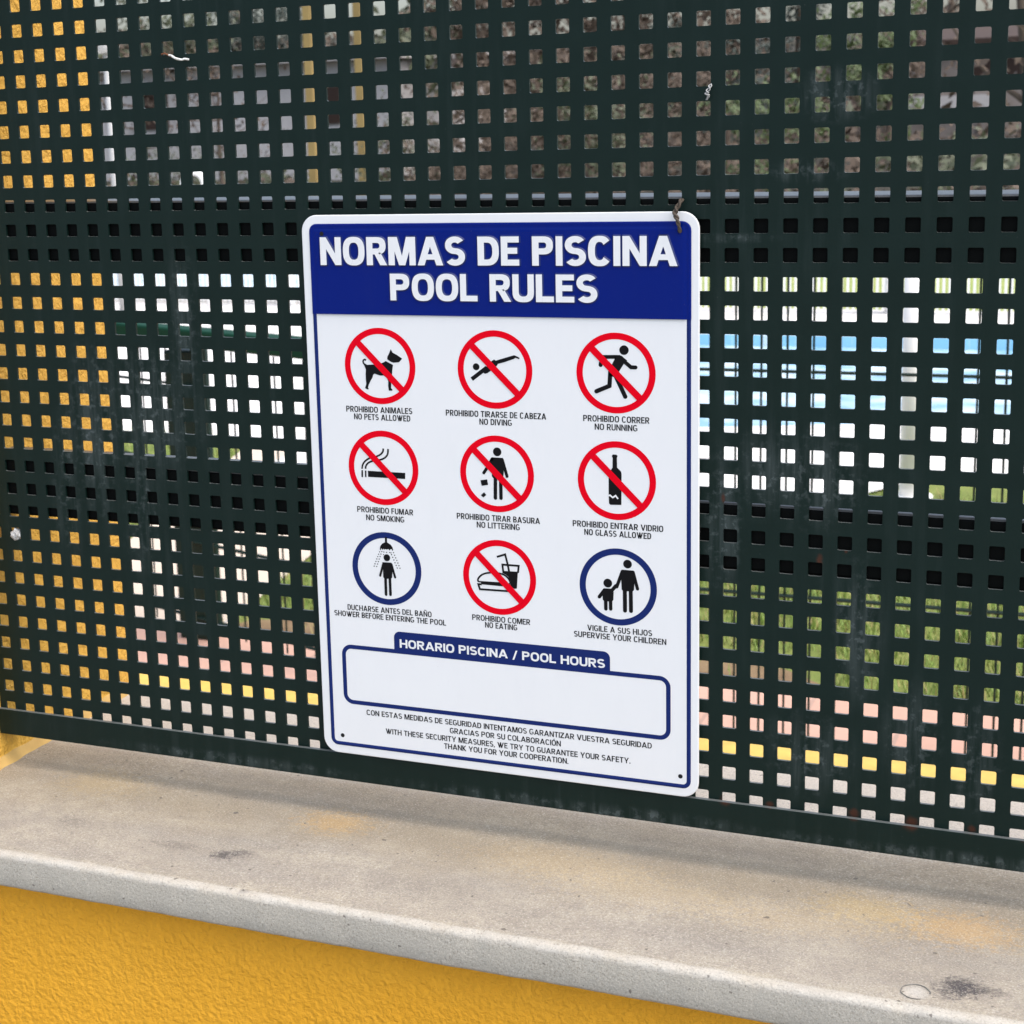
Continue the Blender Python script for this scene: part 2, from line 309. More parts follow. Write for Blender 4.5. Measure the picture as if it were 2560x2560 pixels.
# ------------------------------------------------------------------ low wall with coping
wl=empty('low_wall',(0,(WF+WB)/2,0)); tag(wl,'low ochre yellow stucco wall capped by a pale weathered concrete coping under the fence','wall')
ZB=Z(26.15)
b=MB(); b.box(-3.2,2.6,WF,WB,0,ZB); b.build('wall_body',M['yellow'],wl)
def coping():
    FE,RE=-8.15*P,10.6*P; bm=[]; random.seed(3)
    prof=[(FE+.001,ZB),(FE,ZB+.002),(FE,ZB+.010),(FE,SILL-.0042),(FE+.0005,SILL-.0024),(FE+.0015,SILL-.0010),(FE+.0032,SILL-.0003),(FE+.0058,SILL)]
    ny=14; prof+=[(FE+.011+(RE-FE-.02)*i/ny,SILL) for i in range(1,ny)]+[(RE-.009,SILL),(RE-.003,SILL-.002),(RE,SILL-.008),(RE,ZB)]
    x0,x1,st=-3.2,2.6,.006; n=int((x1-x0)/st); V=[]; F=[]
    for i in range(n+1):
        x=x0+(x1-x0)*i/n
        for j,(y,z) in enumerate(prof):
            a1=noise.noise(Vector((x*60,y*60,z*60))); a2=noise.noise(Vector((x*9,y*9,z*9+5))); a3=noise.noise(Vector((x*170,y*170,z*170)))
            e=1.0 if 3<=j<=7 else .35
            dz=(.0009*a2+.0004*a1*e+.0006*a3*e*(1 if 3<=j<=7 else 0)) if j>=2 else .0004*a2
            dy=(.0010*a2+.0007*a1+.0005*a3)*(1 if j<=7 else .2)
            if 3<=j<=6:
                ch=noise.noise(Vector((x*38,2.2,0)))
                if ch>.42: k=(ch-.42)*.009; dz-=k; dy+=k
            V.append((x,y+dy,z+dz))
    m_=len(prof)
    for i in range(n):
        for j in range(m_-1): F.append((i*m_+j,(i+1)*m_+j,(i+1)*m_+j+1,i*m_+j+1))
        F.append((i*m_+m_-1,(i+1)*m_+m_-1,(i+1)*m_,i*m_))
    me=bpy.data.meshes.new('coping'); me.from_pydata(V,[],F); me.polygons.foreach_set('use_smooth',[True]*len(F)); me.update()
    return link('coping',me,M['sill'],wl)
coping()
# plugged hole ring on the coping
b=MB(); cx,cy=X(37.58),-7.02*P
b.tube([(cx+.0088*math.cos(t*math.pi/14)*(1+.06*math.sin(t*1.7)),cy+.0095*math.sin(t*math.pi/14),SILL+.0003) for t in range(0,24)],.00032,6); b.build('plug_ring',simple('dark_grout',(.22,.21,.19),.9,.6,300),wl)
# ------------------------------------------------------------------ yellow pillar
PX=X(-2.55)
pl=empty('yellow_pillar',(PX-.3,0,0)); tag(pl,'square yellow stucco pillar at the left end of the perforated fence','pillar')
b=MB(); b.box(PX-.6,PX,-1.6*P,10.9*P,SILL-.1,2.6); b.build('pillar_shaft',M['pillar'],pl,bevel=.006)
b=MB(); n=60
for i in range(n):                        # rough mortar fillet where the pillar meets the coping
    ya,yb=-1.6*P+i*(12.1*P)/n,-1.6*P+(i+1)*(12.1*P)/n
    f=lambda y:.007+.002*noise.noise(Vector((y*60,0,0))); h=lambda y:.010+.002*noise.noise(Vector((y*40,4,0)))
    b.face([(PX+f(ya),ya,SILL-.002),(PX+f(yb),yb,SILL-.002),(PX-.001,yb,SILL+h(yb)),(PX-.001,ya,SILL+h(ya))],0,True)
b.build('mortar_fillet',simple('faded_yellow_mortar',(.52,.33,.10),.8,.25,60,.3),pl)
# ------------------------------------------------------------------ perforated fence
fc=empty('perforated_fence',(X(20),0,SILL)); tag(fc,'dark green perforated steel fence panel with square holes and dusty streaks above the coping','fence')
def perforated():
    hw,rc,th=.252,.055,.11*P; c0,c1,r0,r1=-3,62,-30,22
    hp=[]
    for sx,sy,a0 in ((1,1,0),(-1,1,90),(-1,-1,180),(1,-1,270)):
        for k in range(4):
            an=R(a0+30*k); hp.append((sx*(hw-rc)+rc*math.cos(an),sy*(hw-rc)+rc*math.sin(an)))
    oc=[(.5,.5),(-.5,.5),(-.5,-.5),(.5,-.5)]
    V=[];F=[]
    for r in range(r0,r1+1):
        for c in range(c0,c1+1):
            n=len(V)
            for y in (0,th):
                V+=[(X(c+a_),y,Z(r-b_)) for a_,b_ in oc]+[(X(c+a_),y,Z(r-b_)) for a_,b_ in hp]
            for s_,rev in ((0,False),(20,True)):
                for q in range(4):
                    co_=n+s_+q; h0=n+s_+4+q*4
                    fs=[(co_,h0+3,h0+2),(co_,h0+2,h0+1),(co_,h0+1,h0)]; q2=(q+1)%4
                    fs.append((co_,n+s_+q2,n+s_+4+q2*4,h0+3))
                    for f_ in fs: F.append(f_ if rev else f_[::-1])
            for k in range(16):
                k2=(k+1)%16; F.append((n+4+k,n+4+k2,n+24+k2,n+24+k))
    me=bpy.data.meshes.new('perforated_sheet'); me.from_pydata(V,[],F); me.update()
    bm=bmesh.new(); bm.from_mesh(me); bmesh.ops.remove_doubles(bm,verts=bm.verts,dist=1e-5); bmesh.ops.recalc_face_normals(bm,faces=bm.faces); bm.to_mesh(me); bm.free()
    # seen from the street the front must face -Y
    return link('perforated_sheet',me,M['green'],fc)
perforated()
XL,XR=X(-3.4),X(62.6)
b=MB(); b.box(XL,XR,-.20*P,-.004*P,Z(23.23),Z(22.06)); b.box(XL,XR,0,1.25*P,Z(23.2),Z(23.06)); b.build('bottom_frame',M['green'],fc,bevel=.0006)
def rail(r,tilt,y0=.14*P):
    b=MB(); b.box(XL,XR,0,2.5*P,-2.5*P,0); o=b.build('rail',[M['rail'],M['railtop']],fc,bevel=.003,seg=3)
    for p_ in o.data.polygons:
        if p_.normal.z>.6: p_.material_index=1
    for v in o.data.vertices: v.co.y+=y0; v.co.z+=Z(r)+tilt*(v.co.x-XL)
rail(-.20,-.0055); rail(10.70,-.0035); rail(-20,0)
b=MB(); b.box(XL,XR,-.2*P,1.2*P,Z(-30.6),Z(-31.4)); b.build('top_frame',M['green2'],fc,bevel=.001)
b=MB(); b.box(XR,XR+.06,-.02,.07,SILL-.02,Z(-31.4)); b.build('end_post',M['green2'],fc,bevel=.003)
# ------------------------------------------------------------------ the sign
# pictograms: p polygon, d disc, s flat stroke, r round stroke, w white stroke (hole units)
SYM={'dog':[('s',[(16.107,5.966),(16.048,5.937),(15.994,5.976),(15.979,6.041),(16.023,6.111),(16.116,6.181)],0.063),('p',[(16.042,6.087),(16.144,6.14),(16.421,6.125),(16.56,6.105),(16.734,6.069),(16.821,6.035),(16.926,5.977),(17.221,6.12),(17.2,6.231),(17.177,6.375),(17.163,6.534),(17.119,6.774),(17.11,7.013),(17.16,7.067),(17.159,7.107),(17.012,7.112),(16.99,6.937),(17.0,6.746),(16.953,6.635),(16.819,6.536),(16.681,6.54),(16.544,6.504),(16.442,6.475),(16.389,6.508),(16.35,6.621),(16.257,6.768),(16.182,6.914),(16.143,7.012),(16.184,7.083),(16.105,7.09),(16.02,7.04),(16.059,6.95),(16.079,6.87),(16.068,6.71),(16.069,6.486),(16.084,6.325),(16.037,6.199),(15.981,6.088)]),('p',[(17.149,5.52),(17.221,5.645),(17.414,5.743),(17.605,5.865),(17.543,5.937),(17.472,6.01),(17.25,6.032),(17.131,5.995),(16.989,5.904),(17.001,5.808),(17.075,5.68)])],'diver':[('d',(20.582,6.098),0.131),('s',[(20.397,6.57),(21.004,6.118)],0.152),('p',[(20.828,6.285),(20.924,6.352),(21.023,6.326),(21.139,6.245),(21.421,6.021),(21.438,5.959),(21.36,5.846),(21.296,5.809),(21.213,5.857),(20.997,6.064)]),('p',[(21.327,5.87),(21.425,5.829),(22.059,5.636),(22.107,5.635),(22.298,5.722),(22.273,5.769),(22.137,5.726),(22.072,5.766),(21.747,5.882),(21.422,5.975)])],'runner':[('d',(26.234,5.347),0.173),('r',[(25.436,5.61),(25.988,5.596)],0.137),('r',[(25.436,5.61),(25.364,5.905)],0.152),('p',[(25.912,5.531),(26.08,5.527),(26.187,5.592),(26.353,5.722),(26.223,5.845),(26.03,6.149),(25.921,6.347),(25.676,6.279),(25.662,6.129),(25.787,5.871),(25.881,5.689)]),('r',[(26.125,5.623),(26.292,5.798),(26.488,5.957),(26.655,5.96)],0.143),('r',[(25.723,6.143),(25.688,6.655),(25.2,6.867)],0.159),('r',[(25.876,6.198),(26.268,7.028)],0.159)],'cigarette':[('p',[(16.004,10.282),(17.574,10.285),(17.566,10.524),(16.011,10.523)]),('s',[(15.767,10.271),(15.758,10.544)],0.068),('s',[(15.913,10.276),(15.91,10.536)],0.062),('s',[(15.764,10.216),(15.787,10.083),(15.859,9.955),(15.98,9.848),(16.116,9.772),(16.251,9.734),(16.419,9.687),(16.554,9.619),(16.648,9.529),(16.684,9.451),(16.687,9.373)],0.068),('s',[(15.912,10.209),(15.928,10.107),(15.99,10.011),(16.093,9.936),(16.245,9.881),(16.413,9.842),(16.58,9.811),(16.731,9.741),(16.834,9.644),(16.879,9.534),(16.893,9.379)],0.068)],'litterer':[('d',(21.337,9.283),0.166),('p',[(21.115,9.498),(21.558,9.505),(21.595,9.57),(21.579,10.06),(21.559,10.219),(21.499,10.317),(21.186,10.326),(21.106,10.227),(21.111,10.037),(21.082,9.88),(21.055,9.628)]),('r',[(21.535,9.58),(21.707,10.195)],0.121),('r',[(21.122,9.577),(20.984,9.821),(20.787,10.109)],0.121),('r',[(21.246,10.251),(21.227,11.055)],0.139),('r',[(21.452,10.24),(21.45,11.047)],0.139),('p',[(20.647,10.403),(20.913,10.357),(20.95,10.562),(20.691,10.616)]),('p',[(20.649,10.978),(20.777,10.858),(20.865,10.957),(20.747,11.06)])],'bottle':[('p',[(25.784,9.169),(25.927,9.17),(25.966,9.215),(25.942,9.287),(25.947,9.648),(26.088,9.782),(26.111,9.875),(26.095,11.029),(25.68,11.046),(25.632,10.993),(25.622,10.692),(25.626,9.996),(25.675,9.804),(25.772,9.657),(25.783,9.294),(25.752,9.241)]),('w',[(25.603,10.712),(25.675,10.686),(25.778,10.77),(25.883,10.69),(25.977,10.806)],0.057)],'showerer':[('s',[(16.671,12.876),(16.665,13.122)],0.089),('p',[(16.393,13.356),(16.416,13.262),(16.502,13.149),(16.634,13.086),(16.731,13.094),(16.858,13.17),(16.935,13.272),(16.96,13.385),(16.9,13.351),(16.86,13.346),(16.801,13.401),(16.754,13.346),(16.688,13.381),(16.64,13.354),(16.598,13.388),(16.559,13.354),(16.508,13.402),(16.461,13.344),(16.411,13.386)]),('d',(16.679,13.705),0.14),('p',[(16.489,13.896),(16.864,13.891),(16.91,13.965),(16.901,14.196),(16.874,14.492),(16.823,14.542),(16.545,14.556),(16.498,14.506),(16.496,14.228),(16.47,13.967)]),('r',[(16.516,13.964),(16.366,14.454)],0.089),('r',[(16.864,13.96),(17.001,14.469)],0.092),('r',[(16.592,14.529),(16.591,15.196)],0.115),('r',[(16.775,14.515),(16.779,15.188)],0.115),('d',(16.419,13.393),0.024),('d',(16.377,13.492),0.024),('d',(16.334,13.59),0.024),('d',(16.292,13.689),0.024),('d',(16.249,13.788),0.024),('d',(16.207,13.887),0.024),('d',(16.164,13.987),0.024),('d',(16.122,14.086),0.024),('d',(16.473,13.474),0.024),('d',(16.433,13.577),0.024),('d',(16.393,13.68),0.024),('d',(16.353,13.783),0.024),('d',(16.313,13.886),0.024),('d',(16.273,13.99),0.024),('d',(16.233,14.093),0.024),('d',(16.931,13.379),0.024),('d',(16.973,13.48),0.024),('d',(17.014,13.581),0.024),('d',(17.055,13.683),0.024),('d',(17.097,13.784),0.024),('d',(17.138,13.885),0.024),('d',(17.18,13.986),0.024),('d',(17.221,14.087),0.024),('d',(16.884,13.567),0.024),('d',(16.929,13.671),0.024),('d',(16.973,13.775),0.024),('d',(17.018,13.88),0.024),('d',(17.063,13.984),0.024),('d',(17.108,14.088),0.024),('d',(16.562,13.483),0.022),('d',(16.676,13.49),0.022),('d',(16.806,13.488),0.022),('d',(16.862,13.499),0.022),('d',(16.542,13.592),0.022)],'burger_and_drink':[('s',[(21.232,13.338),(21.566,13.216),(21.655,13.579),(21.713,13.89)],0.077),('p',[(21.487,13.868),(22.06,13.855),(22.006,14.514),(21.893,14.531),(21.75,14.424),(21.754,14.234),(21.676,14.082),(21.565,13.996),(21.469,13.956)]),('s',[(21.485,13.955),(21.447,13.623),(22.097,13.624),(22.064,13.894)],0.077),('s',[(20.465,14.377),(20.443,14.275),(20.553,14.131),(20.719,14.03),(20.949,13.978),(21.274,13.971),(21.5,14.017),(21.643,14.116),(21.737,14.251),(21.743,14.346)],0.068),('p',[(20.441,14.339),(21.347,14.322),(21.744,14.33),(21.741,14.449),(21.425,14.474),(20.577,14.463),(20.563,14.393),(20.448,14.386)]),('s',[(20.594,14.462),(20.454,14.465),(20.515,14.66),(21.664,14.645)],0.075)],'adult_and_child':[('d',(26.31,13.236),0.164),('p',[(26.088,13.462),(26.535,13.468),(26.575,13.529),(26.564,13.98),(26.547,14.207),(26.49,14.26),(26.13,14.274),(26.082,14.213),(26.069,13.858),(26.039,13.603)]),('r',[(26.111,13.533),(25.898,14.131)],0.126),('r',[(26.519,13.533),(26.679,14.148)],0.125),('r',[(26.202,14.252),(26.205,15.013)],0.152),('r',[(26.423,14.233),(26.43,15.01)],0.151),('d',(25.557,14.016),0.167),('p',[(25.412,14.227),(25.712,14.219),(25.778,14.335),(25.764,14.645),(25.707,14.715),(25.416,14.723),(25.359,14.663),(25.35,14.435)]),('r',[(25.428,14.291),(25.23,14.567)],0.133),('r',[(25.703,14.293),(25.866,14.093)],0.133),('r',[(25.473,14.702),(25.475,15.012)],0.134),('r',[(25.656,14.686),(25.659,14.996)],0.133)]}
LAYER=2.2e-5
YS=-.30*P                                   # face of the plate
sg=empty('pool_rules_sign',(X(21.3),YS,Z(22.0))); tag(sg,'white and blue bilingual pool rules sign with nine round pictograms fixed to the perforated fence','sign')
def rrect(x0,x1,y0,y1,r,n=6):               # rounded outline in hole units, r per corner TL TR BR BL
    r=r if isinstance(r,(list,tuple)) else [r]*4; o=[]
    for (cx,cy,a0),q in zip(((x0,y0,180),(x1,y0,270),(x1,y1,0),(x0,y1,90)),r):
        cx+=q if cx==x0 else -q; cy+=q if cy==y0 else -q
        for k in range(n+1):
            an=R(a0+90*k/n); o.append((cx+q*math.cos(an),cy+q*math.sin(an)))
    return o
def P3(q,l=0): return (X(q[0]),YS-l,Z(q[1]))
def ring(b,outer,inner,lay,mi=0,rise=0):
    n=len(outer)
    for i in range(n):
        j=(i+1)%n; b.face([P3(outer[i],lay),P3(outer[j],lay),P3(inner[j],lay+rise),P3(inner[i],lay+rise)],mi,rise!=0)
def inset(pts,d):                            # shrink a rounded outline towards its inside (convex)
    n=len(pts); o=[]
    for i in range(n):
        a_,b_,c_=Vector(pts[i-1]),Vector(pts[i]),Vector(pts[(i+1)%n])
        t=(c_-a_).normalized(); o.append(tuple(b_+Vector((-t.y,t.x))*d))
    return o
# plate: pressed sheet with a rolled rim
b=MB(); O=rrect(13.60,28.95,.46,22.02,.62,8)
b.face([(X(x),YS+.0016,Z(y)) for x,y in O])
prof=[(0,.0016,),(0,.0006),(.012,.0002),(.035,0)]
prev=O
for (d0,l0),(d1,l1) in zip(prof[:-1],prof[1:]):
    A,B=inset(O,d0),inset(O,d1)
    for i in range(len(O)):
        j=(i+1)%len(O); b.face([(X(A[i][0]),YS+l0,Z(A[i][1])),(X(A[j][0]),YS+l0,Z(A[j][1])),(X(B[j][0]),YS+l1,Z(B[j][1])),(X(B[i][0]),YS+l1,Z(B[i][1]))],0,True)
b.face([P3(q) for q in inset(O,.035)]); b.build('plate',M['white'],sg,recalc=True)
# border line, gently domed so that it glints
BO=rrect(13.94,28.66,.80,21.68,[.30,.32,.30,.30],8)
b=MB(); pr=[(0,.0001),(.03,.00045),(.07,.0006),(.11,.00045),(.155,.0001)]
lst=[inset(BO,d_) for d_,_ in pr]
for k in range(len(pr)-1):
    for i in range(len(BO)):
        j=(i+1)%len(BO); b.face([P3(lst[k][i],pr[k][1]),P3(lst[k][j],pr[k][1]),P3(lst[k+1][j],pr[k+1][1]),P3(lst[k+1][i],pr[k+1][1])],0,True)
b.build('border_line',M['navy'],sg,recalc=True)
# blue header: a raised pressed field
HO=rrect(13.93,28.67,.79,4.215,[.30,.32,.0001,.0001],8)
b=MB(); pr=[(0,.0004),(.02,.0008),(.05,.00095),(.10,.0008),(.16,.00062),(.22,.00085),(.28,.0010),(.34,.0010)]
lst=[]
for d_,_ in pr: lst.append([(max(13.93+d_,min(28.67-d_,x)),max(.79+d_,y) ) for x,y in rrect(13.93+d_,28.67-d_,.79+d_,4.215,[max(.30-d_,.03),max(.32-d_,.03),.0001,.0001],8)])
for k in range(len(pr)-1):
    for i in range(len(lst[0])):
        j=(i+1)%len(lst[0]); q=[P3(lst[k][i],pr[k][1]),P3(lst[k][j],pr[k][1]),P3(lst[k+1][j],pr[k+1][1]),P3(lst[k+1][i],pr[k+1][1])]
        if abs(lst[k][i][1]-4.215)<1e-4 and abs(lst[k][j][1]-4.215)<1e-4: continue
        b.face(q,0,True)
b.face([P3(q,pr[-1][1]) for q in lst[-1]],0); b.build('header_panel',M['blue'],sg,recalc=True)
HL=.0010
# ---- lettering drawn from strokes
def spl(pts,n=7):
    o=[]; p=[2*Vector(pts[0])-Vector(pts[1])]+[Vector(q) for q in pts]+[2*Vector(pts[-1])-Vector(pts[-2])]
    for i in range(1,len(p)-2):
        for k in range(n):
            t=k/n; o.append(.5*((2*p[i])+(p[i+1]-p[i-1])*t+(2*p[i-1]-5*p[i]+4*p[i+1]-p[i+2])*t*t+(3*p[i]-p[i-1]-3*p[i+1]+p[i+2])*t**3))
    o.append(p[-2]); return o
def stroke(pts,w,rnd=False):
    pts=[Vector(q) for q in pts]; L=[];Rr=[]
    for i,p in enumerate(pts):
        t0=(p-pts[i-1]).normalized() if i else None; t1=(pts[i+1]-p).normalized() if i<len(pts)-1 else None
        if t0 is None: t0=t1
        if t1 is None: t1=t0
        nn=Vector((-t0.y-t1.y,t0.x+t1.x)); nn.normalize(); k=1/max(.45,nn.dot(Vector((-t0.y,t0.x))))
        L.append(p+nn*w/2*k); Rr.append(p-nn*w/2*k)
    polys=[[L[i],L[i+1],Rr[i+1],Rr[i]] for i in range(len(pts)-1)]
    if rnd:
        for p in (pts[0],pts[-1]): polys.append([p+Vector((math.cos(k*math.pi/8),math.sin(k*math.pi/8)))*w/2 for k in range(16)])
    return polys
def arcp(cx,cy,rx,ry,s,sy,a0,a1,n=18,e=2.55):
    o=[];i_=[]
    def se(a,rx,ry):
        c_,s_=math.cos(R(a)),math.sin(R(a)); return Vector((cx+rx*math.copysign(abs(c_)**(2/e),c_),cy+ry*math.copysign(abs(s_)**(2/e),s_)))
    for k in range(n+1):
        an=a0+(a1-a0)*k/n; o.append(se(an,rx,ry)); i_.append(se(an,rx-s,ry-sy))
    return [[o[k],o[k+1],i_[k+1],i_[k]] for k in range(n)]
def rc(x0,y0,x1,y1): return [Vector((x0,y0)),Vector((x1,y0)),Vector((x1,y1)),Vector((x0,y1))]
WID=dict(A=.86,B=.66,C=.72,D=.70,E=.59,F=.57,G=.74,H=.74,I=0,J=.60,K=.70,L=.58,M=.93,N=.74,O=.76,P=.69,R=.69,S=.67,T=.66,U=.70,V=.84,W=1.16,Y=.80,Z=.65)
WID['Ñ']=.74; WID['Ó']=.76; WID['.']=0; WID[',']=0; WID['/']=.46
def glyph(ch,w,s):                            # cap height 1, stem s, x right, y up
    h=s*.86
    if ch=='Ñ': return glyph('N',w,s)+stroke(spl([(w*.2,1.12),(w*.36,1.2),(w*.62,1.12),(w*.8,1.2)],4),h*.75)
    if ch=='Ó': return glyph('O',w,s)+[[Vector((w*.42,1.07)),Vector((w*.58,1.07)),Vector((w*.78,1.25)),Vector((w*.5,1.25))]]
    if ch=='I': return [rc(0,0,s,1)]
    if ch in 'EFL':
        o=[rc(0,0,s,1)]
        if ch!='F': o.append(rc(s,0,w,h))
        if ch!='L': o+= [rc(s,1-h,w*.99,1),rc(s,.5-h*.45,w*.9,.5+h*.55)]
        return o
    if ch=='H': return [rc(0,0,s,1),rc(w-s,0,w,1),rc(s,.5-h*.5,w-s,.5+h*.5)]
    if ch=='T': return [rc(0,1-h,w,1),rc(w/2-s/2,0,w/2+s/2,1-h)]
    if ch=='N': return [rc(0,0,s,1),rc(w-s,0,w,1),[Vector((s,1)),Vector((s,1-s*1.75)),Vector((w-s,0)),Vector((w-s,s*1.75))]]
    if ch=='M':
        q=s*1.15
        return [rc(0,0,s,1),rc(w-s,0,w,1),[Vector((s*.3,1)),Vector((s*.3+q,1)),Vector((w/2+s*.36,0)),Vector((w/2-s*.5,0))],[Vector((w-s*.3,1)),Vector((w-s*.3-q,1)),Vector((w/2-s*.36,0)),Vector((w/2+s*.5,0))]]
    if ch in 'AV':
        q=s*1.08
        o=[[Vector((0,0)),Vector((q,0)),Vector((w/2+s*.5,1)),Vector((w/2-s*.56,1))],[Vector((w,0)),Vector((w-q,0)),Vector((w/2-s*.5,1)),Vector((w/2+s*.56,1))]]
        if ch=='A': o.append(rc(w*.2,.2,w*.8,.2+h*.92))
        else: o=[[Vector((p.x,1-p.y)) for p in q_] for q_ in o]
        return o
    if ch=='W':
        q=s*1.05; a_=w*.27;
        o=[]
        for x0,x1 in ((0,a_),(w-q,w-a_-q)): o.append([Vector((x0,1)),Vector((x0+q,1)),Vector((x1+q,0)),Vector((x1,0))])
        for x0,x1 in ((w/2-q/2,a_),(w/2-q/2,w-a_-q)): o.append([Vector((x0,1)),Vector((x0+q,1)),Vector((x1+q,0)),Vector((x1,0))])
        return o
    if ch=='Y':
        q=s*1.1
        return [rc(w/2-s/2,0,w/2+s/2,.42),[Vector((0,1)),Vector((q,1)),Vector((w/2+s*.5,.38)),Vector((w/2-s*.5,.38))],[Vector((w,1)),Vector((w-q,1)),Vector((w/2-s*.5,.38)),Vector((w/2+s*.5,.38))]]
    if ch=='Z': return [rc(0,1-h,w,1),rc(0,0,w,h),[Vector((0,h)),Vector((s*1.3,h)),Vector((w,1-h)),Vector((w-s*1.3,1-h))]]
    if ch=='K':
        q=s*1.2
        return [rc(0,0,s,1),[Vector((s,.36)),Vector((s,.36+q*1.05)),Vector((w-q,1)),Vector((w-.0,1))],[Vector((w*.40,.62)),Vector((w*.40-s*.55,.40)),Vector((w-q,0)),Vector((w+.02,0))]]
    if ch=='/': return [[Vector((0,-.08)),Vector((s*.85,-.08)),Vector((w,1)),Vector((w-s*.85,1))]]
    if ch=='.': return [rc(0,0,s,s*.95)]
    if ch==',': return [[Vector((0,s*.9)),Vector((s*.9,s*.9)),Vector((s*.8,0)),Vector((s*.25,-s*.8)),Vector((-.02,-s*.6))]]
    if ch=='O': return arcp(w/2,.5,w/2,.512,s,h,0,360,36)
    if ch=='C': return arcp(w/2,.5,w/2,.512,s,h,38,322,30)
    if ch=='G': return arcp(w/2,.5,w/2,.512,s,h,42,300,30)+[rc(w-s*.98,.10,w-.01,.50),rc(w*.52,.50-h*.8,w-.01,.50)]
    if ch=='U': return [rc(0,.36,s,1),rc(w-s,.36,w,1)]+arcp(w/2,.36,w/2,.372,s,h,180,360,18)
    if ch=='J': return [rc(w-s,.30,w,1)]+arcp(w/2,.30,w/2,.312,s,h,185,360,18)
    if ch=='D':
        k=w*.42; return [rc(0,0,s,1),rc(s,1-h,k,1),rc(s,0,k,h)]+arcp(k,.5,w-k,.5,s,h,-90,90,20)
    if ch in 'PR':
        k=w*.5; yb=.385; ym=(1+yb)/2; ry=(1-yb)/2
        o=[rc(0,0,s,1),rc(s,1-h,k,1),rc(s,yb,k,yb+h)]+arcp(k,ym,w*.97-k,ry,s,h,-90,90,16)
        if ch=='R': o.append([Vector((w*.36,yb+h*.3)),Vector((w*.36+s*1.1,yb+h*.3)),Vector((w*1.02,0)),Vector((w*1.02-s*1.12,0))])
        return o
    if ch=='B':
        o=[rc(0,0,s,1)]
        for y0,y1,ww in ((.47,1,w*.93),(0,.53,w)):
            k=ww*.5; o+=[rc(s,y1-h*.95,k,y1),rc(s,y0,k,y0+h*.95)]+arcp(k,(y0+y1)/2,ww-k,(y1-y0)/2,s,h*.95,-90,90,14)
        return o
    if ch=='S':
        ry=(.5+h/2)/2+.003
        return arcp(w/2,1-ry+.008,w/2-.01,ry,s,h,32,270,22,2.1)+arcp(w/2,ry-.008,w/2,ry,s,h,90,-146,22,2.1)
    return []
def text(b,msg,x0,x1,base,cap,s,sp,lay,mi=0,skirt=None):
    words=[c for c in msg]; kx_w=0; fix=0
    for i,ch in enumerate(words):
        if ch==' ': fix+=.10; kx_w+=.26
        elif ch in 'I.,': fix+=s
        else: kx_w+=WID[ch]
        if i<len(words)-1: fix+=sp if ch!=' ' else 0
    total=(x1-x0)/cap; kx=(total-fix)/kx_w
    x=0; n=0
    for ch in words:
        if ch==' ': x+=.26*kx+.10; continue
        wd=s if ch in 'I.,' else WID[ch]*kx
        for poly in glyph(ch,wd,s):
            q=[(x0+(x+p.x)*cap,base-p.y*cap) for p in poly]; n+=1
            ar=sum(q[i][0]*q[(i+1)%len(q)][1]-q[(i+1)%len(q)][0]*q[i][1] for i in range(len(q)))
            if ar>0: q=q[::-1]
            b.face([P3(p,lay+LAYER*(n%5)) for p in q],mi)
            if skirt is not None:
                sb,dd,hh=skirt; cx=sum(p[0] for p in q)/len(q); cy=sum(p[1] for p in q)/len(q)
                for i in range(len(q)):
                    p0,p1=Vector(q[i]),Vector(q[(i+1)%len(q)]); t=(p1-p0)
                    if t.length<1e-5: continue
                    t.normalize(); nn=Vector((-t.y,t.x))
                    if nn.dot((p0+p1)/2-Vector((cx,cy)))<0: nn=-nn
                    e0,e1=p0-t*dd*.3+nn*dd,p1+t*dd*.3+nn*dd
                    sb.face([P3(p0,lay-1e-5),P3(p1,lay-1e-5),P3(e1,lay-hh),P3(e0,lay-hh)],0)
        x+=wd+sp
    return b
hb=MB(); sk=MB(); TL_=HL+.0009
text(hb,'NORMAS DE PISCINA',14.40,28.20,2.34,1.05,.24,.075,TL_,0,(sk,.055,.00088))
text(hb,'POOL RULES',17.25,25.30,3.655,1.0,.24,.075,TL_,0,(sk,.055,.00088))
sk.build('letter_relief',simple('blue_relief_edge',(.004,.016,.11),.3,.1,30,spec=.3),sg); hb.build('header_lettering',M['white'],sg)
LP=.00012
def caption(lines,s=.178,mat='black',name='caption',cap=.228,sp=.095):
    b=MB()
    for msg,x0,x1,y in lines: text(b,msg,x0,x1,y,cap,s,sp,LP)
    return b.build(name,M[mat],sg)
caption([('PROHIBIDO ANIMALES',15.19,17.95,7.985),('NO PETS ALLOWED',15.51,17.86,8.275)])
caption([('PROHIBIDO TIRARSE DE CABEZA',19.32,23.28,7.985),('NO DIVING',20.66,21.94,8.275)])
caption([('PROHIBIDO CORRER',24.69,27.15,7.98),('NO RUNNING',25.12,26.71,8.28)])
caption([('PROHIBIDO FUMAR',15.49,17.85,11.94),('NO SMOKING',15.86,17.47,12.25)])
caption([('PROHIBIDO TIRAR BASURA',19.65,22.97,11.95),('NO LITTERING',20.45,22.17,12.24)])
caption([('PROHIBIDO ENTRAR VIDRIO',24.24,27.65,11.94),('NO GLASS ALLOWED',24.68,27.2,12.24)])
caption([('DUCHARSE ANTES DEL BAÑO',14.9,18.49,15.955),('SHOWER BEFORE ENTERING THE POOL',14.31,19.08,16.24)],cap=.222)
caption([('PROHIBIDO COMER',20.17,22.51,15.905),('NO EATING',20.69,21.99,16.165)],cap=.222)
caption([('VIGILE A SUS HIJOS',24.75,27.22,15.905),('SUPERVISE YOUR CHILDREN',24.23,27.75,16.19)],cap=.222)
